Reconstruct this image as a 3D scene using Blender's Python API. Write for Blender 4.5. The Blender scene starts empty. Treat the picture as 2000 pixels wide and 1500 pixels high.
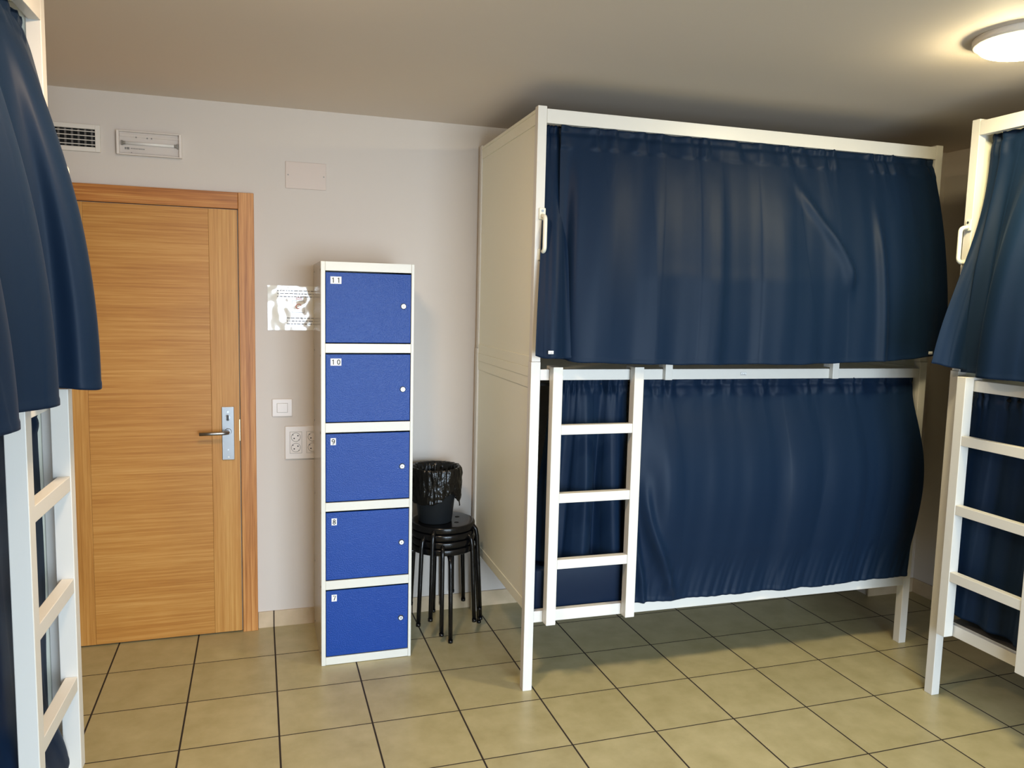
import bpy, bmesh, math, random
from mathutils import Vector, Matrix, noise

C = bpy.context.scene.collection
scene = bpy.context.scene
PI = math.pi

# ------------------------------------------------------------------ camera
CAM_H = 1.6555
YAW, PITCH, ROLL = 0.3142623, 0.10545179, 0.02378236
cy, sy, cp, sp = math.cos(YAW), math.sin(YAW), math.cos(PITCH), math.sin(PITCH)
fw = Vector((sy*cp, cy*cp, -sp)); rt = Vector((cy, -sy, 0)); up = rt.cross(fw)
cr, sr = math.cos(ROLL), math.sin(ROLL)
rt2 = cr*rt + sr*up; up2 = -sr*rt + cr*up
cam_d = bpy.data.cameras.new('camera')
cam_d.sensor_fit = 'HORIZONTAL'; cam_d.sensor_width = 36.0
cam_d.lens = 1531.8*36/2000
cam_d.clip_start = 0.02
cam = bpy.data.objects.new('camera', cam_d); C.objects.link(cam)
M3 = Matrix((rt2, up2, -fw)).transposed()
cam.matrix_world = Matrix.Translation((0, 0, CAM_H)) @ M3.to_4x4()
scene.camera = cam

# ------------------------------------------------------------------ view, world, daylight
vs = scene.view_settings
scene.display_settings.display_device = 'sRGB'
vs.view_transform = 'Standard'; vs.look = 'None'; vs.gamma = 1.0
vs.use_curve_mapping = False
vs.exposure = 1.27

CEIL = 2.5368
WALL = 3.9707          # the door wall
XR = 3.68              # right wall
XL = -1.56             # left wall
YB = -1.75             # wall behind the camera
WIN = (0.15, 2.35, 0.10, 2.15)    # window in the wall behind the camera

world = bpy.data.worlds.new('world'); scene.world = world; world.use_nodes = True
bg = world.node_tree.nodes['Background']
bg.inputs[0].default_value = (0.60, 0.78, 1.0, 1); bg.inputs[1].default_value = 1.0

# daylight entering by the window behind the camera
ld = bpy.data.lights.new('window_daylight', 'AREA'); ld.shape = 'RECTANGLE'
ld.size = WIN[1]-WIN[0]; ld.size_y = WIN[3]-WIN[2]
ld.energy = 50; ld.spread = math.radians(100); ld.color = (0.69, 0.84, 1.0)
lo = bpy.data.objects.new('window_daylight', ld); C.objects.link(lo)
lo.location = ((WIN[0]+WIN[1])/2, YB-0.22, (WIN[2]+WIN[3])/2)
lo.rotation_euler = (math.radians(90-20), 0, 0)     # shines towards +y, slanting down like light from the sky
LAMP_POWER = 66.0      # emission strength of the opal lamp domes
LAMP_COL = (1.0, 0.86, 0.52, 1)
LAMP_COL2 = (1.0, 0.75, 0.50, 1)

# ------------------------------------------------------------------ materials
def new_mat(name):
    m = bpy.data.materials.new(name); m.use_nodes = True
    nt = m.node_tree; b = nt.nodes['Principled BSDF']
    return m, nt, b
def setp(b, **k):
    for n, v in k.items():
        key = n.replace('_', ' ')
        if key in b.inputs: b.inputs[key].default_value = v
def rgb(r, g, b):
    f = lambda c: ((c/255)/12.92 if c/255 <= 0.04045 else (((c/255)+0.055)/1.055)**2.4)
    return (f(r), f(g), f(b), 1)
def add_noise_bump(nt, b, scale, strength, dist=0.002, detail=3, coord='Object', stretch=None):
    tc = nt.nodes.new('ShaderNodeTexCoord')
    src = tc.outputs[coord]
    if stretch:
        mp = nt.nodes.new('ShaderNodeMapping'); mp.inputs['Scale'].default_value = stretch
        nt.links.new(src, mp.inputs[0]); src = mp.outputs[0]
    n = nt.nodes.new('ShaderNodeTexNoise'); n.inputs['Scale'].default_value = scale
    n.inputs['Detail'].default_value = detail
    nt.links.new(src, n.inputs['Vector'])
    bu = nt.nodes.new('ShaderNodeBump'); bu.inputs['Strength'].default_value = strength
    bu.inputs['Distance'].default_value = dist
    nt.links.new(n.outputs['Fac'], bu.inputs['Height']); nt.links.new(bu.outputs[0], b.inputs['Normal'])
    return n
def plain(name, col, rough=0.5, metal=0.0, bump=None, spec=0.5, **k):
    m, nt, b = new_mat(name)
    setp(b, Base_Color=col, Roughness=rough, Metallic=metal)
    b.inputs['Specular IOR Level'].default_value = spec
    setp(b, **k)
    if bump: add_noise_bump(nt, b, *bump)
    return m

def paint(name, col, var=0.03):
    m, nt, b = new_mat(name)
    setp(b, Roughness=0.75)
    tc = nt.nodes.new('ShaderNodeTexCoord')
    n = nt.nodes.new('ShaderNodeTexNoise'); n.inputs['Scale'].default_value = 1.3; n.inputs['Detail'].default_value = 4
    nt.links.new(tc.outputs['Object'], n.inputs['Vector'])
    mx = nt.nodes.new('ShaderNodeMix'); mx.data_type = 'RGBA'
    mx.inputs['A'].default_value = tuple(c*(1-var) for c in col[:3])+(1,)
    mx.inputs['B'].default_value = tuple(min(1, c*(1+var)) for c in col[:3])+(1,)
    nt.links.new(n.outputs['Fac'], mx.inputs['Factor']); nt.links.new(mx.outputs['Result'], b.inputs['Base Color'])
    n2 = nt.nodes.new('ShaderNodeTexNoise'); n2.inputs['Scale'].default_value = 260; n2.inputs['Detail'].default_value = 2
    nt.links.new(tc.outputs['Object'], n2.inputs['Vector'])
    bu = nt.nodes.new('ShaderNodeBump'); bu.inputs['Strength'].default_value = 0.08; bu.inputs['Distance'].default_value = 0.001
    nt.links.new(n2.outputs['Fac'], bu.inputs['Height']); nt.links.new(bu.outputs[0], b.inputs['Normal'])
    return m

TX0, TY0, TW, TH = -0.6386, 3.6370, 0.35, 0.35388   # floor tile grid
def math_node(nt, op, a, b=None):
    n = nt.nodes.new('ShaderNodeMath'); n.operation = op
    if isinstance(a, (int, float)): n.inputs[0].default_value = a
    else: nt.links.new(a, n.inputs[0])
    if b is not None:
        if isinstance(b, (int, float)): n.inputs[1].default_value = b
        else: nt.links.new(b, n.inputs[1])
    return n.outputs[0]
def tile_material(name, tile_col, grout_col, gx=True, gy=True, w=0.0027, rough=0.34):
    m, nt, b = new_mat(name)
    geo = nt.nodes.new('ShaderNodeNewGeometry'); sx = nt.nodes.new('ShaderNodeSeparateXYZ')
    nt.links.new(geo.outputs['Position'], sx.inputs[0])
    masks, cells = [], []
    for on, out, o, t in ((gx, sx.outputs[0], TX0, TW), (gy, sx.outputs[1], TY0, TH)):
        u = math_node(nt, 'DIVIDE', math_node(nt, 'SUBTRACT', out, o), t)
        cells.append(math_node(nt, 'FLOOR', u))
        if not on: continue
        fr = math_node(nt, 'FRACT', math_node(nt, 'ADD', u, 0.5))
        d = math_node(nt, 'MULTIPLY', math_node(nt, 'ABSOLUTE', math_node(nt, 'SUBTRACT', fr, 0.5)), t)
        masks.append(math_node(nt, 'LESS_THAN', d, w if out == sx.outputs[1] else w*1.25))
    mask = masks[0] if len(masks) == 1 else math_node(nt, 'MAXIMUM', masks[0], masks[1])
    cv = nt.nodes.new('ShaderNodeCombineXYZ'); nt.links.new(cells[0], cv.inputs[0]); nt.links.new(cells[1], cv.inputs[1])
    wn = nt.nodes.new('ShaderNodeTexWhiteNoise'); nt.links.new(cv.outputs[0], wn.inputs['Vector'])
    n = nt.nodes.new('ShaderNodeTexNoise'); n.inputs['Scale'].default_value = 9; n.inputs['Detail'].default_value = 6; n.inputs['Roughness'].default_value = 0.6
    vadd = nt.nodes.new('ShaderNodeVectorMath'); vadd.operation = 'ADD'
    nt.links.new(geo.outputs['Position'], vadd.inputs[0]); nt.links.new(wn.outputs['Color'], vadd.inputs[1])
    nt.links.new(vadd.outputs[0], n.inputs['Vector'])
    ramp = nt.nodes.new('ShaderNodeValToRGB')
    ramp.color_ramp.elements[0].position = 0.3; ramp.color_ramp.elements[1].position = 0.72
    tc3 = tile_col[:3]
    ramp.color_ramp.elements[0].color = (tc3[0]*.86, tc3[1]*.85, tc3[2]*.80, 1)
    ramp.color_ramp.elements[1].color = (tc3[0]*1.10, tc3[1]*1.10, tc3[2]*1.14, 1)
    nt.links.new(n.outputs['Fac'], ramp.inputs[0])
    hv = nt.nodes.new('ShaderNodeHueSaturation')
    nt.links.new(ramp.outputs[0], hv.inputs['Color'])
    nt.links.new(math_node(nt, 'ADD', math_node(nt, 'MULTIPLY', wn.outputs['Value'], 0.08), 0.96), hv.inputs['Value'])
    mx = nt.nodes.new('ShaderNodeMix'); mx.data_type = 'RGBA'
    nt.links.new(mask, mx.inputs['Factor']); nt.links.new(hv.outputs[0], mx.inputs['A']); mx.inputs['B'].default_value = grout_col
    nt.links.new(mx.outputs['Result'], b.inputs['Base Color'])
    mr = nt.nodes.new('ShaderNodeMix'); mr.data_type = 'FLOAT'
    mr.inputs['A'].default_value = rough; mr.inputs['B'].default_value = 0.85
    nt.links.new(mask, mr.inputs['Factor']); nt.links.new(mr.outputs['Result'], b.inputs['Roughness'])
    bu = nt.nodes.new('ShaderNodeBump'); bu.inputs['Strength'].default_value = 0.5; bu.inputs['Distance'].default_value = 0.0015
    h = math_node(nt, 'SUBTRACT', math_node(nt, 'MULTIPLY', n.outputs['Fac'], 0.12), mask)
    nt.links.new(h, bu.inputs['Height']); nt.links.new(bu.outputs[0], b.inputs['Normal'])
    return m

def wood(name, axis, base, dark, light, seed=0.0):
    """oak veneer, grain running along axis 0=x 1=y 2=z"""
    m, nt, b = new_mat(name); setp(b, Roughness=0.42); b.inputs['Specular IOR Level'].default_value = 0.38
    geo = nt.nodes.new('ShaderNodeNewGeometry')
    def mapped(sc):
        mp = nt.nodes.new('ShaderNodeMapping'); mp.inputs['Scale'].default_value = sc
        mp.inputs['Location'].default_value = (seed, seed*2, seed*3)
        nt.links.new(geo.outputs['Position'], mp.inputs[0]); return mp.outputs[0]
    sc1 = [9, 9, 9]; sc1[axis] = 0.9
    sc2 = [105, 105, 105]; sc2[axis] = 1.6
    sc3 = [300, 300, 300]; sc3[axis] = 7
    outs = []
    for sc, det, dist in ((sc1, 3, 0.5), (sc2, 4, 0.15), (sc3, 2, 0.0)):
        n = nt.nodes.new('ShaderNodeTexNoise'); n.inputs['Scale'].default_value = 1; n.inputs['Detail'].default_value = det
        n.inputs['Distortion'].default_value = dist
        nt.links.new(mapped(tuple(sc)), n.inputs['Vector']); outs.append(n.outputs['Fac'])
    v = math_node(nt, 'ADD', math_node(nt, 'ADD', math_node(nt, 'MULTIPLY', outs[0], 0.26), math_node(nt, 'MULTIPLY', outs[1], 0.46)), math_node(nt, 'MULTIPLY', outs[2], 0.28))
    r = nt.nodes.new('ShaderNodeValToRGB'); e = r.color_ramp.elements
    e[0].position = 0.36; e[0].color = dark; e[1].position = 0.64; e[1].color = light
    mid = e.new(0.5); mid.color = base
    nt.links.new(v, r.inputs[0]); nt.links.new(r.outputs[0], b.inputs['Base Color'])
    bu = nt.nodes.new('ShaderNodeBump'); bu.inputs['Strength'].default_value = 0.15; bu.inputs['Distance'].default_value = 0.0006
    nt.links.new(outs[2], bu.inputs['Height']); nt.links.new(bu.outputs[0], b.inputs['Normal'])
    return m

def satin(name, col, sheen):
    m, nt, b = new_mat(name)
    setp(b, Base_Color=col, Roughness=0.50)
    b.inputs['Specular IOR Level'].default_value = 0.13
    b.inputs['Sheen Weight'].default_value = sheen
    b.inputs['Sheen Roughness'].default_value = 0.4
    b.inputs['Sheen Tint'].default_value = (0.35, 0.5, 0.75, 1)
    tc = nt.nodes.new('ShaderNodeTexCoord')
    n = nt.nodes.new('ShaderNodeTexNoise'); n.inputs['Scale'].default_value = 14; n.inputs['Detail'].default_value = 5
    nt.links.new(tc.outputs['Object'], n.inputs['Vector'])
    n2 = nt.nodes.new('ShaderNodeTexNoise'); n2.inputs['Scale'].default_value = 900; n2.inputs['Detail'].default_value = 1
    nt.links.new(tc.outputs['Object'], n2.inputs['Vector'])
    b1 = nt.nodes.new('ShaderNodeBump'); b1.inputs['Strength'].default_value = 0.12; b1.inputs['Distance'].default_value = 0.006
    b2 = nt.nodes.new('ShaderNodeBump'); b2.inputs['Strength'].default_value = 0.12; b2.inputs['Distance'].default_value = 0.0005
    nt.links.new(n.outputs['Fac'], b1.inputs['Height']); nt.links.new(n2.outputs['Fac'], b2.inputs['Height'])
    nt.links.new(b1.outputs[0], b2.inputs['Normal']); nt.links.new(b2.outputs[0], b.inputs['Normal'])
    return m

MT = {}
MT['wall'] = paint('wall_paint', (0.63, 0.565, 0.50, 1))
MT['ceiling'] = paint('ceiling_paint', (0.72, 0.63, 0.54, 1))
MT['tile'] = tile_material('floor_tile', rgb(174, 163, 122), rgb(36, 26, 18))
MT['skirt_x'] = tile_material('skirting_tile', rgb(196, 174, 142), rgb(70, 55, 42), gx=True, gy=False)
MT['skirt_y'] = tile_material('skirting_tile_side', rgb(196, 174, 142), rgb(70, 55, 42), gx=False, gy=True)
MT['white'] = plain('white_lacquer', (0.70, 0.675, 0.62, 1), 0.36, bump=(160, 0.05, 0.001))
MT['panel'] = plain('white_melamine', (0.88, 0.87, 0.72, 1), 0.42, bump=(220, 0.05, 0.001))
MT['groove'] = plain('groove_shadow', (0.30, 0.27, 0.21, 1), 0.7)
MT['cloth'] = satin('navy_satin', (0.0052, 0.0155, 0.038, 1), 0.04)
MT['cover'] = satin('navy_cover', (0.004, 0.012, 0.032, 1), 0.03)
MT['rod'] = plain('rod_metal', (0.05, 0.05, 0.05, 1), 0.4, 0.6)
MT['oak_x'] = wood('oak_across', 0, rgb(184, 128, 58), rgb(164, 106, 42), rgb(200, 148, 78), 1.3)
MT['oak_z'] = wood('oak_upright', 2, rgb(188, 133, 64), rgb(170, 114, 48), rgb(202, 152, 82), 4.7)
MT['oak_cz'] = wood('oak_casing', 2, rgb(188, 126, 64), rgb(152, 92, 36), rgb(214, 158, 92), 8.1)
MT['oak_cx'] = wood('oak_casing_head', 0, rgb(178, 112, 48), rgb(144, 82, 24), rgb(200, 142, 72), 2.9)
MT['gap'] = plain('dark_gap', (0.03, 0.018, 0.008, 1), 0.8)
MT['steel'] = plain('brushed_steel', (0.30, 0.30, 0.30, 1), 0.36, 1.0, bump=(300, 0.08, 0.0005))
MT['brass'] = plain('strike_brass', (0.65, 0.52, 0.33, 1), 0.35, 1.0)
MT['chrome'] = plain('chrome', (0.55, 0.55, 0.56, 1), 0.28, 1.0)
MT['black'] = plain('black_gloss', (0.004, 0.004, 0.0045, 1), 0.20, spec=0.35)
MT['hole'] = plain('hole_black', (0.004, 0.004, 0.004, 1), 0.9)
MT['binmat'] = plain('black_plastic', (0.009, 0.011, 0.013, 1), 0.55, spec=0.3)
MT['bag'] = plain('black_film', (0.0035, 0.0035, 0.0035, 1), 0.24, bump=(45, 0.9, 0.006), spec=0.4)
MT['lockwhite'] = plain('locker_white', (0.70, 0.69, 0.62, 1), 0.38, bump=(400, 0.05, 0.001))
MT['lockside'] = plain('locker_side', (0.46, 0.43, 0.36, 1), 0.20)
m, nt, b = new_mat('locker_blue'); setp(b, Base_Color=(0.0, 0.042, 0.27, 1), Roughness=0.36)
b.inputs['Specular IOR Level'].default_value = 0.32
add_noise_bump(nt, b, 210, 0.9, 0.0016, 2)
MT['blue'] = m
MT['label'] = plain('label_white', (0.82, 0.82, 0.80, 1), 0.5)
MT['ink'] = plain('label_ink', (0.012, 0.012, 0.012, 1), 0.6)
MT['greyink'] = plain('grey_ink', (0.22, 0.21, 0.20, 1), 0.6)
MT['redink'] = plain('red_ink', (0.62, 0.16, 0.08, 1), 0.6)
MT['paper'] = plain('laminated_paper', (0.80, 0.76, 0.66, 1), 0.12, Coat_Weight=1.0, Coat_Roughness=0.05)
MT['plastic'] = plain('white_plastic', (0.74, 0.67, 0.61, 1), 0.28)
MT['plate'] = plain('cover_plate', (0.60, 0.50, 0.43, 1), 0.45)
MT['grille'] = plain('grille_white', (0.72, 0.67, 0.60, 1), 0.4)
MT['vane'] = plain('vane_grey', (0.30, 0.28, 0.25, 1), 0.5)
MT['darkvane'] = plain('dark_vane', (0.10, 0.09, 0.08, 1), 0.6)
MT['tube'] = plain('tube_glass', (0.92, 0.90, 0.86, 1), 0.12)
MT['handle'] = plain('cream_plastic', (0.80, 0.79, 0.66, 1), 0.3)
MT['frame'] = plain('window_frame', (0.8, 0.8, 0.8, 1), 0.4)
m, nt, b = new_mat('clear_plastic'); setp(b, Base_Color=(1, 0.97, 0.95, 1), Roughness=0.05, IOR=1.12)
b.inputs['Transmission Weight'].default_value = 1.0; MT['clear'] = m
m = bpy.data.materials.new('window_glass'); m.use_nodes = True; nt = m.node_tree
for n in list(nt.nodes):
    if n.type == 'BSDF_PRINCIPLED': nt.nodes.remove(n)
tr = nt.nodes.new('ShaderNodeBsdfTransparent'); gl = nt.nodes.new('ShaderNodeBsdfGlossy'); gl.inputs['Roughness'].default_value = 0.02
ms = nt.nodes.new('ShaderNodeMixShader'); ms.inputs[0].default_value = 0.06
nt.links.new(tr.outputs[0], ms.inputs[1]); nt.links.new(gl.outputs[0], ms.inputs[2])
nt.links.new(ms.outputs[0], [n for n in nt.nodes if n.type == 'OUTPUT_MATERIAL'][0].inputs[0]); MT['glass'] = m
m, nt, b = new_mat('lamp_opal'); setp(b, Base_Color=(1, 1, 1, 1), Roughness=0.3)
b.inputs['Emission Color'].default_value = LAMP_COL; b.inputs['Emission Strength'].default_value = LAMP_POWER; MT['opal'] = m
m = m.copy(); m.name = 'lamp_opal_warm'; m.node_tree.nodes['Principled BSDF'].inputs['Emission Color'].default_value = LAMP_COL2; MT['opal_warm'] = m

# ------------------------------------------------------------------ mesh helpers
def BM(): return bmesh.new()
def box(bm, x0, x1, y0, y1, z0, z1, bev=0.0, mi=0, seg=2):
    r = bmesh.ops.create_cube(bm, size=1.0)
    vs_ = r['verts']
    for v in vs_:
        v.co = Vector((x0+(v.co.x+.5)*(x1-x0), y0+(v.co.y+.5)*(y1-y0), z0+(v.co.z+.5)*(z1-z0)))
    fs = set(f for v in vs_ for f in v.link_faces)
    for f in fs: f.material_index = mi
    if bev > 0:
        es = list(set(e for v in vs_ for e in v.link_edges))
        rr = bmesh.ops.bevel(bm, geom=es, offset=bev, segments=seg, profile=0.5, affect='EDGES', clamp_overlap=True)
        for f in rr['faces']: f.material_index = mi; f.smooth = False
def cyl(bm, p0, p1, r0, r1=None, n=24, mi=0, smooth=True, caps=True):
    r1 = r0 if r1 is None else r1
    p0 = Vector(p0); p1 = Vector(p1); d = (p1-p0).normalized()
    a = d.orthogonal().normalized(); b_ = d.cross(a)
    A = [bm.verts.new(p0+(a*math.cos(2*PI*i/n)+b_*math.sin(2*PI*i/n))*r0) for i in range(n)]
    B = [bm.verts.new(p1+(a*math.cos(2*PI*i/n)+b_*math.sin(2*PI*i/n))*r1) for i in range(n)]
    for i in range(n):
        f = bm.faces.new((A[i], A[(i+1) % n], B[(i+1) % n], B[i])); f.smooth = smooth; f.material_index = mi
    if caps:
        f = bm.faces.new(A[::-1]); f.material_index = mi
        f = bm.faces.new(B); f.material_index = mi
def tube(bm, pts, r, n=12, mi=0, closed=False, rs=None):
    pts = [Vector(p) for p in pts]; N = len(pts); rings = []
    prev = None
    for i, p in enumerate(pts):
        if closed: t = (pts[(i+1) % N]-pts[i-1]).normalized()
        else: t = (pts[min(i+1, N-1)]-pts[max(i-1, 0)]).normalized()
        a = t.orthogonal().normalized() if prev is None else (prev-t*prev.dot(t)).normalized()
        prev = a; b_ = t.cross(a); rr = rs[i] if rs else r
        rings.append([bm.verts.new(p+(a*math.cos(2*PI*k/n)+b_*math.sin(2*PI*k/n))*rr) for k in range(n)])
    for i in range(N if closed else N-1):
        R0, R1 = rings[i], rings[(i+1) % N]
        for k in range(n):
            f = bm.faces.new((R0[k], R0[(k+1) % n], R1[(k+1) % n], R1[k])); f.smooth = True; f.material_index = mi
    if not closed:
        bm.faces.new(rings[0][::-1]).material_index = mi; bm.faces.new(rings[-1]).material_index = mi
def lathe(bm, prof, center=(0, 0), n=48, mi=0, smooth=True):
    rings = []
    for r, z in prof:
        if r < 1e-6: rings.append([bm.verts.new((center[0], center[1], z))])
        else: rings.append([bm.verts.new((center[0]+r*math.cos(2*PI*i/n), center[1]+r*math.sin(2*PI*i/n), z)) for i in range(n)])
    for a, b_ in zip(rings, rings[1:]):
        for i in range(n):
            j = (i+1) % n
            if len(a) == 1 and len(b_) == 1: continue
            if len(a) == 1: f = bm.faces.new((a[0], b_[i], b_[j]))
            elif len(b_) == 1: f = bm.faces.new((a[i], b_[0], a[j]))
            else: f = bm.faces.new((a[i], b_[i], b_[j], a[j]))
            f.smooth = smooth; f.material_index = mi
def obj(name, bm, mats, parent=None, mirror=False, recalc=True):
    if mirror:
        for v in bm.verts: v.co.x = -v.co.x
    if recalc or mirror: bmesh.ops.recalc_face_normals(bm, faces=bm.faces)
    me = bpy.data.meshes.new(name); bm.to_mesh(me); bm.free()
    for m_ in (mats if isinstance(mats, (list, tuple)) else [mats]): me.materials.append(MT[m_] if isinstance(m_, str) else m_)
    o = bpy.data.objects.new(name, me); C.objects.link(o)
    if parent: o.parent = parent
    return o
def tag(o, label, cat, group=None):
    o['label'] = label; o['category'] = cat
    if group: o['group'] = group
    return o
def thing(name, label, cat, loc=(0, 0, 0), rotz=0.0, group=None):
    o = bpy.data.objects.new(name, None); C.objects.link(o); o.empty_display_size = 0.1
    o.location = loc; o.rotation_euler = (0, 0, rotz)
    return tag(o, label, cat, group)
def struct(name, bm, mats, parent=None, **k):
    o = obj(name, bm, mats, parent, **k)
    if not parent: o['kind'] = 'structure'
    return o
def sbox(name, mats, *a, parent=None, bev=0.0):
    bm = BM(); box(bm, *a, bev=bev); return struct(name, bm, mats, parent)
DIGITS = {   # stroke paths in a box 0.6 wide, 1 high
    '1': [[(.10, .78), (.34, 1.0), (.34, 0.0)]],
    '7': [[(.04, .95), (.58, .95), (.26, 0.0)]],
    '0': ['ring', (.31, .5, .25, .45)],
    '8': ['ring', (.31, .26, .25, .22), (.31, .74, .21, .21)],
    '9': ['ring', (.31, .68, .25, .27), [(.56, .68), (.52, .30), (.38, .04), (.10, .06)]]}
def ribbon(bm, pts, w, y0, y1, mi, closed=False):
    """flat inked stroke of width w along pts (x, z)"""
    n = len(pts); L_, R_ = [], []
    for k, (x, z) in enumerate(pts):
        a = pts[(k-1) % n] if (closed or k > 0) else pts[k]
        b_ = pts[(k+1) % n] if (closed or k < n-1) else pts[k]
        d = Vector((b_[0]-a[0], b_[1]-a[1])).normalized(); nn = Vector((-d.y, d.x))*(w/2)
        L_.append([bm.verts.new((x+nn.x, y, z+nn.y)) for y in (y0, y1)]); R_.append([bm.verts.new((x-nn.x, y, z-nn.y)) for y in (y0, y1)])
    for k in range(n if closed else n-1):
        q = (k+1) % n
        for f in ((L_[k][0], L_[q][0], R_[q][0], R_[k][0]), (L_[k][0], L_[k][1], L_[q][1], L_[q][0]), (R_[k][0], R_[q][0], R_[q][1], R_[k][1])):
            bm.faces.new(f).material_index = mi
def digit(bm, ch, x, z, h, y0, y1, mi):
    spec = DIGITS[ch]; w = h*.165
    T_ = lambda p: (x+p[0]*h, z+p[1]*h)
    for st in spec:
        if st == 'ring': continue
        if isinstance(st, tuple):
            ribbon(bm, [T_((st[0]+st[2]*math.cos(2*PI*k/24), st[1]+st[3]*math.sin(2*PI*k/24))) for k in range(24)], w, y0, y1, mi, True)
        else: ribbon(bm, [T_(p) for p in st], w, y0, y1, mi)

# ------------------------------------------------------------------ room shell
T = 0.12
sbox('floor', 'tile', XL-T, XR+T, YB-T, WALL+T, -0.1, 0)
sbox('ceiling', 'ceiling', XL-T, XR+T, YB-T, WALL+T, CEIL, CEIL+0.1)
sbox('wall_back', 'wall', XL-T, XR+T, WALL, WALL+T, 0, CEIL)
sbox('wall_right', 'wall', XR, XR+T, YB, WALL, 0, CEIL)
sbox('wall_left', 'wall', XL-T, XL, YB, WALL, 0, CEIL)
COLX, COLY = 3.36, 3.545
sbox('wall_corner', 'wall', COLX, XR, COLY, WALL, 0, CEIL)
bm = BM()
box(bm, XL-T, WIN[0], YB-T, YB, 0, CEIL); box(bm, WIN[1], XR+T, YB-T, YB, 0, CEIL)
box(bm, WIN[0], WIN[1], YB-T, YB, 0, WIN[2]); box(bm, WIN[0], WIN[1], YB-T, YB, WIN[3], CEIL)
struct('wall_front', bm, 'wall')
bm = BM()
xm = (WIN[0]+WIN[1])/2
for a in ((WIN[0], WIN[0]+.05), (WIN[1]-.05, WIN[1]), (xm-.035, xm+.035)): box(bm, a[0], a[1], YB-.09, YB-.03, WIN[2], WIN[3], .003)
for z in ((WIN[2], WIN[2]+.05), (WIN[3]-.05, WIN[3])): box(bm, WIN[0]+.05, WIN[1]-.05, YB-.09, YB-.03, z[0], z[1], .003)
w = struct('window_1', bm, 'frame')
bm = BM(); box(bm, WIN[0]+.05, xm-.035, YB-.062, YB-.058, WIN[2]+.05, WIN[3]-.05); obj('window_pane', bm, 'glass', w)
bm = BM(); box(bm, xm+.035, WIN[1]-.05, YB-.062, YB-.058, WIN[2]+.05, WIN[3]-.05); obj('window_pane', bm, 'glass', w)
# skirting tiles
SK = 0.082
sbox('baseboard_back', 'skirt_x', -0.012, COLX, WALL-.010, WALL, 0, SK, bev=.001)
sbox('baseboard_corner', 'skirt_x', COLX-.010, XR, COLY-.010, COLY, 0, SK, bev=.001)
sbox('baseboard_right', 'skirt_y', XR-.010, XR, YB, COLY-.010, 0, SK, bev=.001)
sbox('baseboard_left', 'skirt_y', XL, XL+.010, YB, WALL-.03, 0, SK, bev=.001)

# ------------------------------------------------------------------ door
DY = WALL-0.022       # face of the door leaf
LX0, LX1, LZ = -0.913, -0.0885, 2.048
S0, S1 = -0.735, -0.2145
bm = BM(); box(bm, LX0, LX1, DY, WALL-.004, 0.004, LZ)
door = struct('door_1', bm, 'gap')
bm = BM(); box(bm, LX0, S0-.0006, DY-.004, DY, 0.006, LZ, .0008); obj('door_stile', bm, 'oak_z', door)
bm = BM(); box(bm, S1+.0006, LX1, DY-.004, DY, 0.006, LZ, .0008); obj('door_stile', bm, 'oak_z', door)
bm = BM(); box(bm, S0, S1, DY-.004, DY, 0.006, LZ, .0008); obj('door_panel', bm, 'oak_x', door)
FY = DY-.004
bm = BM(); box(bm, -.1685, -.1135, FY-.009, FY, .866, 1.122, .0015)
hp = obj('handle_plate', bm, 'steel', door); hp['label'] = 'brushed steel lock plate'
bm = BM()
cyl(bm, (-.141, FY-.009, 1.003), (-.141, FY-.016, 1.003), .016, .014)
tube(bm, [(-.141, FY-.014, 1.003), (-.141, FY-.045, 1.003), (-.150, FY-.056, 1.003), (-.165, FY-.060, 1.003), (-.215, FY-.060, 1.002), (-.266, FY-.058, 1.001)], .0085, 16)
hd = obj('door_lever', bm, 'steel', door)
bm = BM()
cyl(bm, (-.141, FY-.009, 1.072), (-.141, FY-.013, 1.072), .0115, .0105)
cyl(bm, (-.141, FY-.009, 1.098), (-.141, FY-.012, 1.098), .0055, .005)
box(bm, -.146, -.136, FY-.030, FY-.013, 1.058, 1.083, .002, mi=1)
cyl(bm, (-.141, FY-.0092, .915), (-.141, FY-.0105, .915), .004, .004)
box(bm, -.1435, -.1365, FY-.0105, FY-.009, .876, .8835, .0005, mi=2)
obj('thumb_turn', bm, ['chrome', 'rod', 'label'], door)
bm = BM()
box(bm, -.0915, -.0855, FY-.004, FY-.0005, .955, 1.06, .0008)
obj('strike_plate', bm, 'brass', door)
# casing
bm = BM(); box(bm, -.0835, -.0135, WALL-.034, WALL, 0, 2.1275, .002); cas = struct('trim_1', bm, 'oak_cz')
bm = BM(); box(bm, LX0-.075, LX0-.005, WALL-.034, WALL, 0, 2.1275, .002); struct('trim_2', bm, 'oak_cz')
bm = BM(); box(bm, LX0-.005, -.0840, WALL-.032, WALL, 2.0515, 2.1270, .002); struct('trim_3', bm, 'oak_cx')

# ------------------------------------------------------------------ bunk beds
L, W = 2.015, 0.925
def logo_marks(bm, x0, y, z0, w, h, mi):
    """small dark lettering-like marks on a maker's tag"""
    u = w/10
    for (a, b_, c, d) in ((0.6, 1.0, .15, .55), (1.0, 1.9, .15, .28), (2.1, 2.6, .15, .8), (3.0, 3.5, .15, .55), (4.3, 5.5, .15, .42), (6.1, 6.5, .15, .85), (6.5, 7.4, .15, .5), (7.8, 9.2, .15, .26), (7.8, 9.2, .42, .52)):
        box(bm, x0+a*u, x0+b_*u, y-.0004, y, z0+c*h, z0+d*h, mi=mi)

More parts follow.
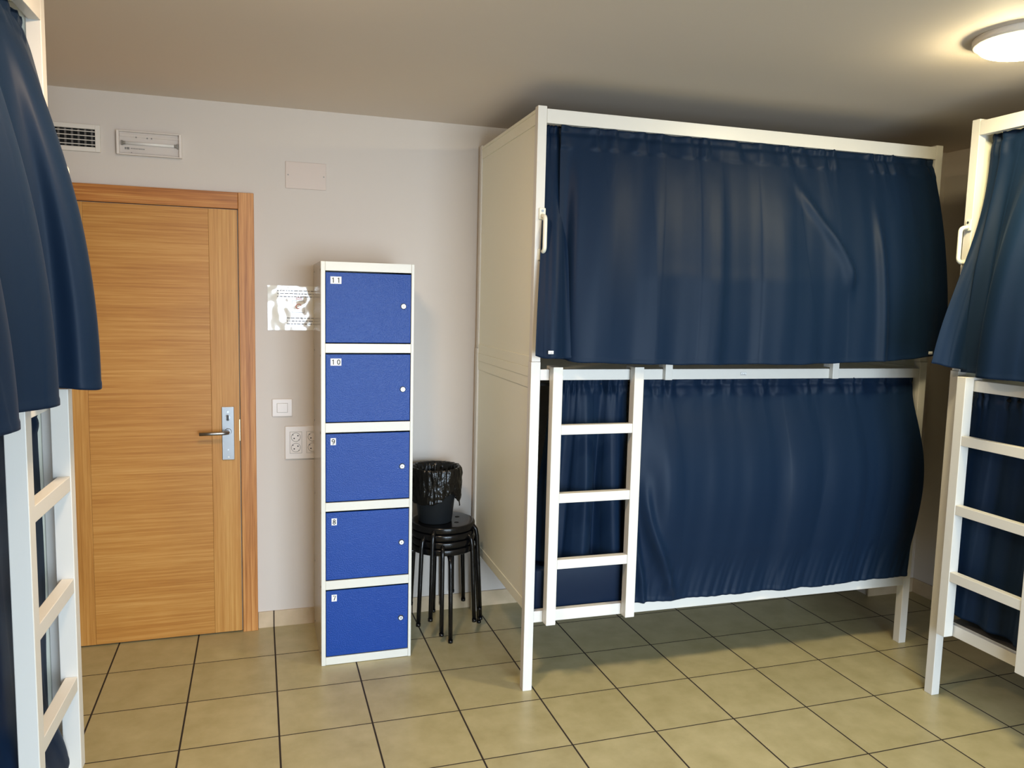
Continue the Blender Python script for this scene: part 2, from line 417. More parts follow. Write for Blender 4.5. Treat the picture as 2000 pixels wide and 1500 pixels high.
def bunk_bed(label, loc, rotz, mirror, group='white bunk beds'):
    t = thing('bunk_bed', label, 'bunk bed', loc, rotz, group)
    P = lambda n, bm, m_, par=t: obj(n, bm, m_, par, mirror=mirror)
    p = .041
    for (x, y) in ((0, 0), (L-p, 0), (0, W-p), (L-p, W-p)):
        bm = BM()
        box(bm, x, x+p, y, y+p, 0, 1.410, .002)
        P('lower_post', bm, 'white')
        bm = BM()
        ux = x+.003 if x == 0 else x
        uy = y+.004 if y == 0 else y
        box(bm, ux, ux+p-.003, uy, uy+p-.004, 1.4105, 2.427, .002)
        P('upper_post', bm, 'white')
    # long rails
    for y in (.004, W-.034):
        bm = BM(); box(bm, p+.0003, L-p-.0003, y, y+.030, 2.362, 2.4175, .0015); P('top_rail', bm, 'white')
        bm = BM(); box(bm, p+.0003, L-p-.0003, y, y+.028, 1.334, 1.379, .0015); mr = P('middle_rail', bm, 'white')
        bm = BM(); box(bm, p+.0003, L-p-.0003, y, y+.028, .299, .348, .0015); P('bottom_rail', bm, 'white')
        if y < .1:
            bm = BM()
            box(bm, .985, 1.015, y-.0012, y, 1.350, 1.364, mi=1)
            box(bm, .9858, 1.0142, y-.0016, y-.0012, 1.3508, 1.3632, mi=0)
            logo_marks(bm, .987, y-.0016, 1.350, .027, .012, 1)
            obj('maker_label', bm, ['label', 'greyink'], mr, mirror=mirror)
    # clamp brackets over the middle rail
    for x in (.600, 1.455):
        bm = BM()
        box(bm, x, x+.034, -.022, .003, 1.334, 1.408, .002)
        box(bm, x, x+.034, .003, .046, 1.385, 1.408, .002)
        P('rail_bracket', bm, 'white')
    # end panels, with rails and a shallow frame
    for x in (.010, L-.030):
        for z0, z1, n in ((.345, 1.345, 'lower_end_panel'), (1.385, 2.405, 'upper_end_panel')):
            bm = BM()
            box(bm, x, x+.018, p, W-p, z0+.03, z1-.0, .0008)
            fz = .045
            xo = x-.004 if x < 1 else x+.0185
            box(bm, xo, xo+.004, p, W-p, z1-fz, z1, .001)
            box(bm, xo, xo+.004, p, W-p, z0, z0+fz, .001)
            P(n, bm, 'panel')
        xo = .004 if x < 1 else L-.034
        for z0, z1 in ((2.4053, 2.4185), (1.3453, 1.3847)):
            bm = BM(); box(bm, xo, xo+.028, p+.0003, W-p-.0003, z0, z1, .001)
            P('end_rail', bm, 'panel')
    # decks
    bm = BM(); box(bm, p, L-p, .036, W-.036, 1.352, 1.368); P('upper_deck', bm, 'panel')
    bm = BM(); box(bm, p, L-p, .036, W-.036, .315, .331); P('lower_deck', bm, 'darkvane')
    # ladder
    LY0, LY1 = -.048, -.003
    lad_bm = BM()
    box(lad_bm, .080, .122, LY0, LY1, .302, 1.392, .002)
    lad = P('ladder', lad_bm, 'white')
    bm = BM(); box(bm, .443, .486, LY0, LY1, .302, 1.392, .002); P('ladder_stile', bm, 'white', lad)
    for zt in (1.153, .866, .583):
        bm = BM(); box(bm, .1223, .4427, LY0+.002, LY1-.012, zt-.040, zt, .0015); P('rung', bm, 'white', lad)
    for x in (.083, .446):
        bm = BM(); box(bm, x, x+.036, LY1+.0002, .043, 1.3805, 1.392, .001); box(bm, x, x+.036, .036, .043, 1.352, 1.3805, .001); P('hook', bm, 'white', lad)
    # grab handle on the upper post
    bm = BM()
    hx = .030; z0, z1 = 1.855, 1.995; yo = -.040
    pts = [(hx, .006, z1+.004)]
    for k in range(7):
        a = k/6*PI/2; pts.append((hx, yo+.020-.020*math.sin(a), z1-.018+.018*math.cos(a)))
    for k in range(7):
        a = k/6*PI/2; pts.append((hx, yo+.020-.020*math.cos(a), z0+.018-.018*math.sin(a)))
    pts.append((hx, .006, z0-.004))
    tube(bm, pts, .0085, 14)
    box(bm, hx-.014, hx+.014, -.004, .004, z1-.012, z1+.034, .003)
    box(bm, hx-.014, hx+.014, -.004, .004, z0-.034, z0+.012, .003)
    cyl(bm, (hx, -.004, z1+.022), (hx, -.006, z1+.022), .005, mi=1)
    cyl(bm, (hx, -.004, z0-.022), (hx, -.006, z0-.022), .005, mi=1)
    g = P('grab_handle', bm, ['handle', 'steel']); g['label'] = 'cream plastic grab handle'
    # curtain rods
    for z in (2.336, 1.309):
        bm = BM(); cyl(bm, (p, .082, z), (L-p, .082, z), .007, n=16); P('curtain_rod', bm, 'rod')
    return t

BEDS = {1: ((1.0585, 3.010, 0), math.radians(-0.97), False),
        2: ((2.760, 2.552, 0), -PI/2, False),
        3: ((-.532, 2.482, 0), PI/2-math.radians(1.85), True)}
bunk_bed('white bunk bed against the back wall with closed navy curtains, beside the black stools', *BEDS[1])
bunk_bed('white bunk bed against the right wall, cut off by the right edge of the photo', *BEDS[2])
bunk_bed('white bunk bed nearest the camera at the left edge, in front of the wooden door', *BEDS[3])

# ------------------------------------------------------------------ curtains
def catmull(P_, u):
    n = len(P_)-1; f = u*n; i = min(int(f), n-1); f -= i
    p0, p1, p2, p3 = P_[max(i-1, 0)], P_[i], P_[i+1], P_[min(i+2, n)]
    return tuple(0.5*((2*b_)+(-a+c)*f+(2*a-5*b_+4*c-d)*f*f+(-a+3*b_-3*c+d)*f**3) for a, b_, c, d in zip(p0, p1, p2, p3))
def sm(a, b_, x):
    x = max(0, min(1, (x-a)/(b_-a))); return x*x*(3-2*x)
def nz(*a): return noise.noise(Vector(a))

def curtain(bed, label, x0, x1, ztop, hem, ease, folds=22, amp=.010, gather=60, gamp=.006, seed=0.0, bulge=0.0,
            bpos=.5, nu=420, nv=110, ytop=.052, header=.055, group='navy curtains hung along the bunk beds', tags=(), extra=None, drift=0.0, sharp=.75):
    loc, rz, mir = BEDS[bed]
    pos = [[None]*(nu+1) for _ in range(nv+1)]
    # arc-length parameter of the hem
    S = [catmull(hem, i/400) for i in range(401)]
    Ls = [0]
    for a, b_ in zip(S, S[1:]): Ls.append(Ls[-1]+math.dist(a[:2], b_[:2]))
    lut = []; k = 0
    for i in range(nu+1):
        t_ = i/nu*Ls[-1]
        while k < 399 and Ls[k+1] < t_: k += 1
        d = Ls[k+1]-Ls[k]; f = (t_-Ls[k])/d if d > 1e-9 else 0
        lut.append(tuple(a+(b_-a)*f for a, b_ in zip(S[k], S[k+1])))
    wid = abs(x1-x0)
    for j in range(nv+1):
        t = j/nv
        for i in range(nu+1):
            s = i/nu; h = lut[i]
            w_ = ease(t)
            zz = ztop+(h[2]-ztop)*t
            dz = (ztop-zz)
            x = (x0+(x1-x0)*s)*(1-w_)+h[0]*w_
            y = ytop*(1-w_)+h[1]*w_
            # bulge
            y -= bulge*math.exp(-((t-bpos)/.30)**2)*sm(0, .22, t)*sm(1.0, .75, t)*(sm(.0, .10, s) if bed == 1 else 1)
            # broad folds, drifting a little on the way down
            ss = s*folds+drift*t*t
            n1 = nz(ss*.5, t*.35+seed, seed*3.1); n1 = math.copysign(abs(n1)**sharp, n1)
            n2 = nz(ss*1.15, t*.5+seed*2, seed*1.7+9)
            fa = amp*(.35+.65*sm(.05, .6, t))*(1+.9*math.exp(-s/.05)+.5*math.exp(-(1-s)/.05))
            y -= fa*(1.7*n1+.45*n2)
            x += fa*.55*nz(ss*.6+40, t*.8, seed)*sm(0, .2, t)
            # gathers under the rod
            ga = math.exp(-dz/.10)
            gs = s*gather+1.6*nz(s*gather*.35, seed, 2.2)
            g = math.sin(gs*2*PI*.5)*.7+nz(gs*1.7, dz*14, seed+5)*.9
            inh = sm(header+.012, header-.004, dz) if False else 1-sm(header-.006, header+.010, dz)
            y -= gamp*g*(.25+.75*ga)*(inh+(1-inh)*(.45*ga+.05))
            # pinch where the rod runs and the seam line below it
            y += .006*math.exp(-((dz-.025)/.010)**2)
            y -= .0020*inh
            # bottom hem: a doubled band
            if (1-t)*(ztop-h[2]) < .016: y -= .0016
            zz += .004*nz(s*folds*.9, 3.3, seed)*sm(.8, 1, t)
            if dz < .02: zz += .004*abs(math.sin(gs*PI))*(1-dz/.02)
            if extra: x, y, zz = extra(s, t, x, y, zz)
            pos[j][i] = (x, y, zz)
    bm = BM()
    V = [[bm.verts.new(p_) for p_ in row] for row in pos]
    for j in range(nv):
        for i in range(nu):
            f = bm.faces.new((V[j][i], V[j+1][i], V[j+1][i+1], V[j][i+1])); f.smooth = True
    if mir:
        for v in bm.verts: v.co.x = -v.co.x
        for f in bm.faces: f.normal_flip()
    me = bpy.data.meshes.new('bunk_curtain'); bm.to_mesh(me); bm.free(); me.materials.append(MT['cloth'])
    o = bpy.data.objects.new('bunk_curtain', me); C.objects.link(o)
    o.location = loc; o.rotation_euler = (0, 0, rz)
    sol = o.modifiers.new('thickness', 'SOLIDIFY'); sol.thickness = .0012; sol.offset = 0
    tag(o, label, 'curtain', group)
    for (s, dz_up) in tags:
        i = int(s*nu); j = max(0, nv-int(dz_up/((ztop-hem[0][2])/nv)))
        px, py, pz = pos[j][i]
        py = min(pos[jj][ii][1] for jj in range(j-4, j+5 if j+5 <= nv else nv) for ii in range(max(i-6, 0), min(i+7, nu)))+.0085
        bm = BM(); box(bm, px-.011, px+.011, py-.012, py-.0105, pz-.0065, pz+.0065, .0004)
        logo_marks(bm, px-.010, py-.012, pz-.006, .020, .011, 1)
        ct = obj('curtain_tag', bm, ['label', 'greyink'], o, mirror=mir)
    return o

q2 = lambda t: 1-(1-t)**2
# --- bed at the back wall, upper bunk
curtain(1, 'narrow navy curtain with white tag at the left end of the back upper bunk', .050, .155, 2.3605,
        [(-.018, -.088, 1.440), (.02, -.100, 1.434), (.06, -.096, 1.432), (.095, -.075, 1.430), (.125, -.055, 1.428), (.15, -.05, 1.428)],
        lambda t: sm(.1, 1, t)*.6+.4*t, folds=5, amp=.012, gather=5, gamp=.006, seed=2.3, nu=90, tags=((.33, .030),), header=.08)
def ex1(s, t, x, y, z):
    # a crease running down to the right and a horizontal ridge where the cloth bears on the mattress
    sc = .58+.13*sm(.08, .62, t)
    y -= .020*math.exp(-((s-sc)/.016)**2)*sm(.10, .30, t)*(1-sm(.56, .68, t))
    y -= .016*sm(sc-.10, sc, s)*(1-sm(sc, sc+.02, s))*sm(.2, .5, t)*(1-sm(.55, .75, t))
    rid = .62+.03*nz(s*9, 1, 1)
    y -= .0032*math.exp(-((t-rid)/.045)**2)*sm(.15, .3, s)*(1-sm(.62, .70, s))
    y -= .018*math.exp(-((s-.80)/.012)**2)*sm(.15, .5, t)
    return x, y, z
curtain(1, 'wide navy curtain closing the upper bunk by the back wall, hanging under its top rail', .105, 1.965, 2.3605,
        [(.095, -.020, 1.424), (.135, -.030, 1.420), (.165, -.095, 1.416), (.30, -.105, 1.410), (.5, -.098, 1.407), (.75, -.108, 1.405), (1.0, -.100, 1.407), (1.25, -.106, 1.408), (1.5, -.098, 1.416), (1.72, -.110, 1.425), (1.9, -.105, 1.442), (2.035, -.085, 1.456)],
        q2, folds=24, amp=.015, gather=34, gamp=.012, seed=5.1, nu=620, nv=150, tags=((.940, .022),), extra=ex1, header=.085, drift=.3, ytop=.020)
# --- lower bunk
curtain(1, 'narrow pleated navy curtain bunched behind the ladder of the bed at the back wall', .110, .455, 1.3335,
        [(.06, .10, .545), (.12, .05, .540), (.2, .085, .540), (.27, .055, .538), (.36, .09, .536), (.43, .05, .535), (.50, .07, .535)],
        lambda t: t**1.5, folds=11, amp=.026, gather=15, gamp=.012, seed=1.7, nu=260, header=.06, ytop=.056)
def ex2(s, t, x, y, z):
    # diagonal drags at the lower left
    d = s-.03-.10*sm(.45, 1, t)**1.3
    y -= .030*math.exp(-(d/.018)**2)*sm(.35, .6, t)*(1-.6*sm(.93, 1, t))
    d2 = s-.0-.045*sm(.6, 1, t)
    y -= .022*math.exp(-(d2/.012)**2)*sm(.5, .8, t)
    # bulge past the right post
    x += .006*sm(.86, 1, s)*math.exp(-((t-.42)/.33)**2)*sm(0, .25, t)
    # small drags above the hem
    y -= .006*nz(s*60+t*9, t*3, 4)*sm(.75, .95, t)
    return x, y, z
curtain(1, 'wide navy curtain closing the lower bunk by the back wall, from ladder to right post', .465, 1.950, 1.3335,
        [(.470, -.020, .352), (.65, -.022, .352), (.85, -.020, .350), (1.1, -.022, .347), (1.3, -.019, .349), (1.5, -.024, .350), (1.7, -.020, .353), (1.88, -.022, .358), (1.965, -.018, .362)],
        lambda t: sm(0, .40, t)*.85+.15*t, folds=19, amp=.012, gather=32, gamp=.011, seed=8.4, bulge=.060, bpos=.5, nu=520, nv=140, extra=ex2, header=.07, drift=.3, ytop=.020)
# --- bed at the right wall
curtain(2, 'narrow navy curtain flaring outward at the far end of the upper right bunk', .062, .17, 2.3605,
        [(.045, -.138, 1.442), (.06, -.115, 1.438), (.075, -.085, 1.430), (.085, -.055, 1.424), (.10, -.030, 1.420)],
        lambda t: .22*t+.78*sm(.15, 1.05, t)**1.1, folds=4, amp=.010, gather=5, gamp=.006, seed=3.9, nu=90, header=.08)
curtain(2, 'wide navy curtain of the upper bunk at the right edge of the photo', .125, 1.960, 2.3605,
        [(.095, .015, 1.410), (.15, .010, 1.408), (.18, -.060, 1.406), (.24, -.098, 1.404), (.4, -.085, 1.403), (.55, -.100, 1.403), (.8, -.09, 1.404), (1.0, -.10, 1.404), (1.3, -.09, 1.405), (1.6, -.10, 1.405), (2.0, -.09, 1.42)],
        q2, folds=26, amp=.021, gather=40, gamp=.008, seed=6.6, nu=520, header=.085)
curtain(2, 'pleated navy curtain behind the ladder of the right-hand bunk bed', .075, 1.95, 1.3335,
        [(.045, .045, .40), (.12, .050, .372), (.3, .046, .362), (.5, .052, .360), (.9, .046, .360), (1.4, .050, .36), (1.95, .048, .36)],
        lambda t: sm(0, 1, t), folds=40, amp=.019, gather=80, gamp=.009, seed=9.2, nu=700, header=.06, ytop=.066)
# --- bed at the left
curtain(3, 'big navy curtain billowing over the upper bunk at the left edge of the photo', .048, 1.96, 2.3605,
        [(.0, -.070, 1.452), (.05, -.092, 1.435), (.11, -.112, 1.412), (.19, -.118, 1.400), (.235, -.085, 1.402), (.225, -.035, 1.405), (.27, -.005, 1.402), (.36, -.035, 1.398),
         (.47, -.104, 1.396), (.62, -.082, 1.397), (.67, -.035, 1.398), (.71, -.050, 1.397), (.80, -.134, 1.396), (.91, -.118, 1.395), (1.0, -.03, 1.396), (1.1, -.06, 1.396), (1.25, -.11, 1.4), (1.45, -.05, 1.4), (1.65, -.11, 1.4), (1.96, -.08, 1.4)],
        lambda t: 1-(1-t)**2.0, folds=17, amp=.016, gather=34, gamp=.010, seed=4.4, nu=640, nv=150, header=.07)
curtain(3, 'navy curtain of the lower bunk behind the ladder at the left edge of the photo', .052, 1.96, 1.3335,
        [(.036, .050, .375), (.09, .046, .37), (.137, .012, .362), (.155, -.026, .358), (.20, -.036, .355), (.30, -.040, .355), (.40, -.034, .355), (.435, .0, .358), (.50, .046, .37), (.7, .050, .37), (1.0, .046, .37), (1.4, .05, .37), (1.95, .05, .37)],
        lambda t: sm(.72, 1.0, t)*.72+.28*t, folds=24, amp=.010, gather=60, gamp=.006, seed=7.7, nu=520, header=.06, ytop=.054)

# mattress of the lower bunk by the back wall, its front seen below the last rung
loc, rz, _ = BEDS[1]
bm = BM(); box(bm, .05, L-.05, .040, W-.055, .3315, .520, .018, seg=3)
mt = obj('mattress', bm, 'cover'); mt.location = loc; mt.rotation_euler = (0, 0, rz)
for p_ in mt.data.polygons: p_.use_smooth = True
tag(mt, 'mattress in a navy cover seen behind the lowest ladder opening of the back bed', 'mattress')

# ------------------------------------------------------------------ locker
KX0, KX1, KY0, KY1, KH = .2565, .6615, 3.465, 3.925, 1.806
lk = thing('locker', 'tall narrow white metal locker with five blue doors beside the door', 'locker', ((KX0+KX1)/2, (KY0+KY1)/2, 0))
ox, oy = (KX0+KX1)/2, (KY0+KY1)/2
hx, hy = (KX1-KX0)/2, (KY1-KY0)/2
bm = BM()
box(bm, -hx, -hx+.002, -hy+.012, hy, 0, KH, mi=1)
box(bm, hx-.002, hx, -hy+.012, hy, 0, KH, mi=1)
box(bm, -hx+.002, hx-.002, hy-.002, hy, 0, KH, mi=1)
box(bm, -hx+.002, hx-.002, -hy+.012, hy-.002, KH-.004, KH-.001, mi=0)
box(bm, -hx, -hx+.019, -hy, -hy+.012, 0, KH, .002)
box(bm, hx-.0135, hx, -hy, -hy+.012, 0, KH, .002)
doors = [(1.454, 1.765), (1.106, 1.412), (.750, 1.062), (.393, .709), (.038, .351)]
edges = [KH]+[z for d in doors for z in (d[1], d[0])]+[0.0]
for k in range(0, len(edges), 2):
    zt, zb = edges[k], edges[k+1]
    box(bm, -hx+.0192, hx-.0137, -hy+.0008, -hy+.012, zb+.0015, zt-.0005, .0012)
for z in (1.44, 1.09, .73, .37):
    box(bm, -hx+.002, hx-.002, -hy+.012, hy-.002, z, z+.002)
body = obj('locker_body', bm, ['lockwhite', 'lockside'], lk)
for z in (1.77, 1.40, 1.06, .70, .36, .05):
    for y in (-hy+.03, hy-.06):
        bm = BM(); cyl(bm, (-hx+.0005, y, z), (-hx-.0012, y, z), .004, n=12); obj('rivet', bm, 'rod', lk)
for (zb, zt), num in zip(doors, ('11', '10', '9', '8', '7')):
    bm = BM()
    box(bm, -hx+.021, hx-.0155, -hy+.0018, -hy+.0118, zb+.004, zt-.005, .0015)
    dr = obj('locker_door', bm, 'blue', lk)
    bm = BM()
    wl = .046 if len(num) == 2 else .023
    lx = -hx+.041+(.004 if num in '78' else 0); hz = .031
    lz = zt-.023-hz-(.008 if num in ('8',) else 0)
    box(bm, lx, lx+wl, -hy+.0010, -hy+.0018, lz, lz+hz, mi=0)
    for q, ch in enumerate(num):
        digit(bm, ch, lx+wl*(q+.5)/len(num)-.31*.0215, lz+.0047, .0215, -hy+.0004, -hy+.0010, 1)
    obj('number_label', bm, ['label', 'ink'], dr)
    bm = BM()
    kx, kz = hx-.048, zt-.165+(.02 if num == '11' else .004)
    cyl(bm, (kx, -hy+.0018, kz), (kx, -hy-.0035, kz), .0105, .0095, mi=0)
    cyl(bm, (kx, -hy+.0017, kz), (kx, -hy+.0012, kz), .0135, mi=1)
    box(bm, kx-.0014, kx+.0014, -hy-.0041, -hy-.0036, kz-.0045, kz+.0045, mi=1)
    obj('lock', bm, ['chrome', 'ink'], dr)

# ------------------------------------------------------------------ stools and bin
SC = (.873, 3.752)
def stool(k, ang, label):
    z0 = .0362*k
    t = thing('stool', label, 'stool', (SC[0], SC[1], z0), math.radians(ang), 'stack of black stools')
    bm = BM()
    n = 64; R = .160
    lathe(bm, [(0, .4505), (.10, .4505), (.145, .4510), (R-.006, .4500), (R-.001, .4465), (R, .441), (R, .4225), (R-.002, .420), (R-.004, .4225), (R-.005, .440), (.10, .444), (0, .444)], n=n)
    st = obj('seat', bm, 'black', t)
    if k == 3:
        for a in range(5):
            bm = BM()
            q = math.radians(-ang+20+72*a)
            x, y = .085*math.cos(q), .085*math.sin(q)
            cyl(bm, (x, y, .4495), (x, y, .4514), .0115, n=20)
            obj('seat_hole', bm, 'hole', st)
    for i in range(4):
        a = PI/2*i; ca, sa = math.cos(a), math.sin(a)
        top = .412 if k == 0 else .432
        rr = [(.105, top+.004), (.135, top+.004), (.158, top-.002), (.170, top-.018), (.176, top-.05), (.186, .20), (.196, .012)]
        bm = BM()
        tube(bm, [(r*ca, r*sa, z) for r, z in rr], .0105, 14)
        cyl(bm, (.1962*ca, .1962*sa, .014), (.1966*ca, .1966*sa, 0.0), .0118, n=16)
        obj('leg', bm, 'black', t)
    return t
stool(0, 0, 'black round stool at the bottom of the stack, its legs on the floor')
stool(1, -13, 'black round stool second from the bottom of the stack')
stool(2, 42, 'black round stool third from the bottom, just under the top one')
stool(3, 61, 'black round stool on top of the stack, carrying the waste bin')

BZ = .0362*3+.4512
bt = thing('waste_bin', 'small black waste bin with a black bag over its rim, on the stools', 'waste bin', (.830, 3.742, BZ))
bm = BM()
lathe(bm, [(0, 0), (.078, 0), (.083, .004), (.112, .262), (.115, .266), (.115, .270), (.108, .270), (.080, .008), (0, .008)], n=56)
obj('bin_body', bm, 'binmat', bt)
bm = BM()
nu, nv = 160, 40
prof = [(.070, .05), (.092, .17), (.105, .255), (.112, .274), (.120, .277), (.125, .268), (.125, .24), (.123, .20), (.121, .16), (.1175, .12), (.114, .10)]
rows = []
for j in range(nv+1):
    f = j/nv*(len(prof)-1); i0 = min(int(f), len(prof)-2); g = f-i0
    r = prof[i0][0]*(1-g)+prof[i0+1][0]*g; z = prof[i0][1]*(1-g)+prof[i0+1][1]*g
    row = []
    for i in range(nu):
        a = 2*PI*i/nu
        # the bag is drawn up towards a knot on the camera side
        kn = math.exp(-((((a-math.radians(300)+PI) % (2*PI))-PI)/.55)**2)
        out = sm(.42, 1, j/nv)
        zz = z+out*kn*.072*(j/nv-.3)+.012*nz(a*3, 1.1, 2)*out*(j/nv)
        rr = r+.008*nz(a*7, z*14, 1)+.006*nz(a*22+3, z*16, 4)-.004*kn*out*(j/nv)
        # pleats radiating from the knot
        da = (((a-math.radians(300)+PI) % (2*PI))-PI); dzk = (zz-.135)/.12
        ang_ = math.atan2(dzk, da); dist = math.hypot(da, dzk)
        rr += .0055*math.sin(ang_*17+2*nz(a*3, z*5, 7))*math.exp(-dist*.9)*out
        if j/nv > .35: rr = max(rr, .083+.112*zz+.0035 if zz > .0 else rr)
        # right side hangs lower and baggier
        side = math.exp(-((((a-math.radians(345)+PI) % (2*PI))-PI)/.35)**2)
        rr += .010*side*out; zz -= .030*side*sm(.7, 1, j/nv)
        row.append(bm.verts.new((rr*math.cos(a), rr*math.sin(a), zz)))
    rows.append(row)
for j in range(nv):
    for i in range(nu):
        f = bm.faces.new((rows[j][i], rows[j][(i+1) % nu], rows[j+1][(i+1) % nu], rows[j+1][i])); f.smooth = True
bagob = obj('bin_liner', bm, 'bag', bt)
sol = bagob.modifiers.new('thickness', 'SOLIDIFY'); sol.thickness = .0008; sol.offset = 0

# ------------------------------------------------------------------ things on the back wall
# air vent
vx0, vx1, vz0, vz1 = -.985, -.657, 2.267, 2.384
v = thing('air_vent', 'white rectangular air grille on the wall above the door, partly behind the curtain', 'air vent', ((vx0+vx1)/2, WALL, (vz0+vz1)/2))
cxv, czv = (vx0+vx1)/2, (vz0+vz1)/2
hw, hh, fr = (vx1-vx0)/2, (vz1-vz0)/2, .020
bm = BM()
box(bm, -hw, -hw+fr, -.014, 0, -hh, hh, .002); box(bm, hw-fr, hw, -.014, 0, -hh, hh, .002)
box(bm, -hw+fr, hw-fr, -.014, 0, hh-fr, hh, .002); box(bm, -hw+fr, hw-fr, -.014, 0, -hh, -hh+fr, .002)
obj('vent_frame', bm, 'grille', v)
bm = BM(); box(bm, -hw+fr, hw-fr, -.0015, -.0003, -hh+fr, hh-fr); obj('vent_backing', bm, 'hole', v)
bm = BM()
for k in range(4):
    z = -hh+fr+(hh-fr)*2*(k+.55)/4.1
    box(bm, -hw+fr, hw-fr, -.013, -.008, z-.0016, z+.0016)
bl = obj('horizontal_blades', bm, 'grille', v)
bm = BM()
nvn = 11
for k in range(nvn):
    x = -hw+fr+(hw-fr)*2*(k+.5)/nvn
    box(bm, x-.004, x+.004, -.0075, -.002, -hh+fr, hh-fr)
obj('vertical_blades', bm, 'darkvane', v)
# emergency light
ex0, ex1_, ez0, ez1 = -.590, -.322, 2.264, 2.368
e = thing('emergency_light', 'flat emergency light with a bare tube under a clear cover, above the door', 'emergency light', ((ex0+ex1_)/2, WALL, (ez0+ez1)/2))
hw, hh = (ex1_-ex0)/2, (ez1-ez0)/2
bm = BM()
box(bm, -hw, hw, -.012, 0, -hh, hh, .003)
box(bm, -hw+.012, hw-.012, -.016, -.012, hh-.024, hh-.012, .001)
box(bm, -hw+.012, hw-.012, -.015, -.012, -hh+.010, -hh+.014, .0008)
LB = bm
bm = BM()
box(bm, -hw, -hw+.011, -.034, -.012, -hh, hh, .002); box(bm, hw-.011, hw, -.034, -.012, -hh, hh, .002)
box(bm, -hw+.011, hw-.011, -.034, -.012, hh-.004, hh, .001); box(bm, -hw+.011, hw-.011, -.034, -.012, -hh, -hh+.004, .001)
obj('light_rim', bm, 'plastic', e)
bm = BM(); box(bm, -hw+.0115, hw-.0115, -.0335, -.0320, -hh+.0045, hh-.0045); obj('clear_cover', bm, 'glass', e)
bm = BM()
cyl(bm, (-hw+.035, -.022, 0), (hw-.03, -.022, 0), .0065, n=18)
cyl(bm, (-hw+.024, -.022, 0), (-hw+.036, -.022, 0), .0075, n=18, mi=1); cyl(bm, (hw-.031, -.022, 0), (hw-.019, -.022, 0), .0075, n=18, mi=1)
box(bm, -hw+.018, -hw+.026, -.026, -.012, -.010, .010, .001, mi=1); box(bm, hw-.021, hw-.013, -.026, -.012, -.010, .010, .001, mi=1)
obj('fluorescent_tube', bm, ['tube', 'vane'], e)
bm = LB
for x, z, s in ((-.055, .028, .003), (-.010, .027, .003), (.008, .027, .003), (-.075, -.040, .002)):
    cyl(bm, (x, -.0121, z), (x, -.0165, z), s, n=12, mi=1)
box(bm, -hw+.031, -hw+.037, -.0124, -.012, -.027, -.017, mi=1); box(bm, -hw+.039, -hw+.050, -.0124, -.012, -.027, -.017, mi=1)
x = -hw+.056
for wk in (.004, .003, .005, .003, .004, .003, .005, .004, .003, .004):
    box(bm, x, x+wk, -.0124, -.012, -.024, -.0195, mi=1); x += wk+.002
obj('light_base', bm, ['plastic', 'greyink'], e)
# cover plate
bm = BM()
px, pz = .226, 2.228
box(bm, -.0945, .0945, -.006, 0, -.0625, .0625, .0015)
for sx_ in (-.083, .083): cyl(bm, (sx_, -.006, -.0), (sx_, -.0068, -.0), .0035, n=12, mi=1)
cpn = obj('cover_plate', bm, ['plate', 'vane']); cpn.location = (px, WALL, pz)
tag(cpn, 'blank rectangular cover plate high on the wall right of the door', 'cover plate')
# notice
bm = BM()
nw, nh = .297, .214; NU, NV = 40, 24
V = []
for j in range(NV+1):
    row = []
    for i in range(NU+1):
        u, w_ = i/NU, j/NV
        yy = -.0022+.0016*nz(u*3, w_*4, 3)+.0008*nz(u*9, w_*8, 5)
        row.append(bm.verts.new((nw*(u-.5), yy, nh*(w_-.5))))
    V.append(row)
for j in range(NV):
    for i in range(NU):
        f = bm.faces.new((V[j][i], V[j][i+1], V[j+1][i+1], V[j+1][i])); f.smooth = True
def pm(x0, x1, z0, z1, mi): box(bm, x0, x1, -.0042, -.0038, z0, z1, mi=mi)
rnd = random.Random(4)
for z in (.083, .069, .055, -.048, -.063, -.077):
    x = -.105 if z > 0 else -.06
    while x < .10:
        wk = rnd.uniform(.006, .02); pm(x, min(x+wk, .11), z-.002, z+.002, 1); x += wk+.004
for a in ((-.035, .022, .035, .0365), (-.035, .022, -.022, -.0205)): pm(a[0], a[1], a[2], a[3], 1)
pm(-.035, -.0335, -.022, .0365, 1); pm(.0205, .022, -.022, .0365, 1)
for k in range(14):
    a = k/13*PI*1.5+.6; r = .015-.0006*k
    pm(-.0065+r*math.cos(a)-.002, -.0065+r*math.cos(a)+.002, .006+r*math.sin(a)-.002, .006+r*math.sin(a)+.002, 2)
for z in (.044, .050): pm(-.018, .012, z-.0015, z+.0015, 2)
no = obj('notice', bm, ['paper', 'greyink', 'redink'], recalc=False)
no.location = (.045+nw/2, WALL, 1.596)
tag(no, 'shiny laminated paper notice on the wall, partly hidden behind the locker', 'notice')
# light switch
sw = thing('light_switch', 'square white light switch on the wall between door and locker', 'light switch', (.109, WALL, 1.109))
bm = BM(); box(bm, -.048, .048, -.009, 0, -.044, .044, .004, seg=3); obj('switch_plate', bm, 'plastic', sw)
bm = BM(); box(bm, -.0255, .0255, -.0105, -.009, -.023, .023, .0005, mi=1); box(bm, -.0245, .0245, -.013, -.0105, -.022, .022, .002); obj('rocker', bm, ['plastic', 'vane'], sw)
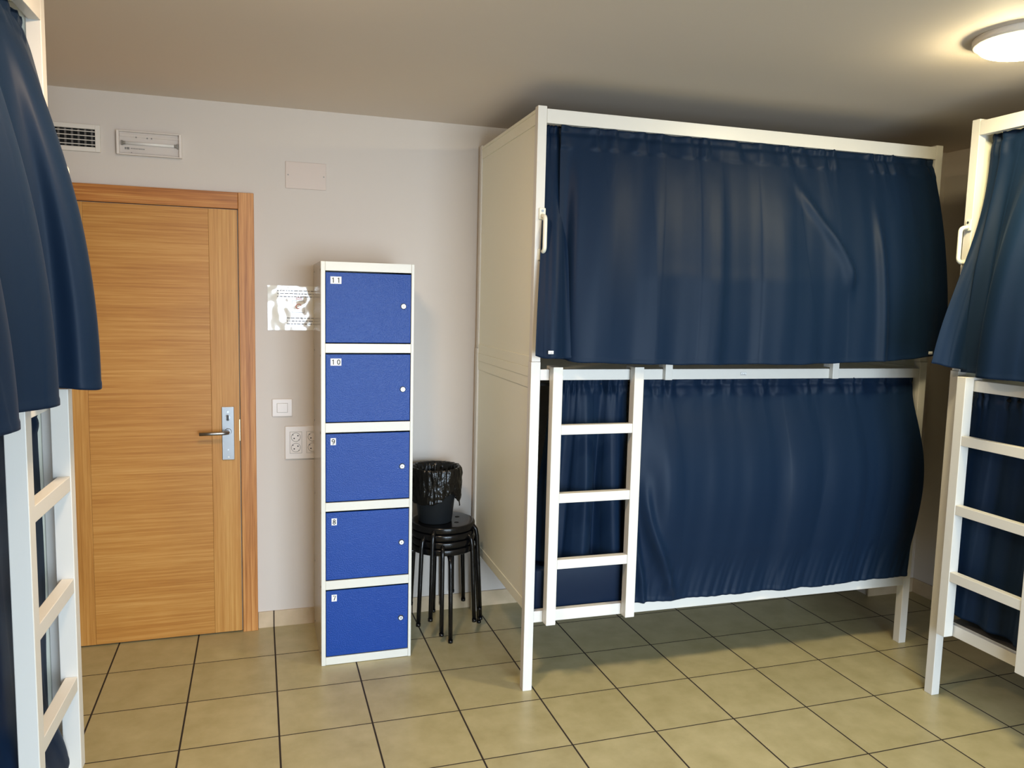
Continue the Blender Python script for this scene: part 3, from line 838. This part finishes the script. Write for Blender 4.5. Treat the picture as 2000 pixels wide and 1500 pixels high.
# sockets
so = thing('power_socket', 'white four-way power socket panel low on the wall beside the locker', 'power socket', (.228, WALL, .934))
bm = BM(); box(bm, -.108, .108, -.010, 0, -.083, .083, .004, seg=3)
box(bm, -.0012, .0012, -.0105, -.0099, -.083, .083, mi=0)
obj('socket_plate', bm, 'plastic', so)
for cx_ in (-.056, .024):
    bm = BM(); box(bm, cx_-.0275, cx_+.0275, -.0125, -.0101, -.052, .054, .0008, mi=0)
    box(bm, cx_-.029, cx_+.029, -.0104, -.0100, -.0535, .0555, mi=1)
    md = obj('socket_module', bm, ['plastic', 'vane'], so)
    for cz_ in (-.024, .028):
        bm = BM()
        pts = [(cx_+.0215*math.cos(2*PI*k/28), -.0127, cz_+.0215*math.sin(2*PI*k/28)) for k in range(28)]
        tube(bm, pts, .0012, 6, closed=True, mi=0)
        for dx, dz in ((-.008, -.006), (.010, .007)):
            cyl(bm, (cx_+dx, -.0124, cz_+dz), (cx_+dx, -.0129, cz_+dz), .0034, n=12, mi=1)
        for dx, dz in ((-.014, .012), (.015, -.014)):
            box(bm, cx_+dx-.0025, cx_+dx+.0025, -.0129, -.0124, cz_+dz-.002, cz_+dz+.002, mi=1)
        obj('socket_outlet', bm, ['vane', 'ink'], md)

# ------------------------------------------------------------------ ceiling lamps
def ceiling_lamp(x, y, label, glow='opal'):
    t = thing('ceiling_lamp', label, 'ceiling lamp', (x, y, CEIL), 0, 'round ceiling lamps')
    bm = BM(); lathe(bm, [(0, 0), (.149, 0), (.151, -.003), (.151, -.020), (.147, -.024), (0, -.024)]); obj('lamp_base', bm, 'grille', t)
    bm = BM()
    pr = [(.131, -.0242), (.132, -.030)]
    for k in range(9):
        a = k/8*PI/2; pr.append((.132*math.cos(a)**.6 if k < 8 else 0, -.030-.026*math.sin(a)))
    lathe(bm, pr); obj('lamp_shade', bm, glow, t)
ceiling_lamp(2.345, 1.985, 'round white ceiling lamp, lit, at the upper right edge of the photo')
ceiling_lamp(.05, 1.95, 'round white ceiling lamp above the camera, out of frame', 'opal_warm')
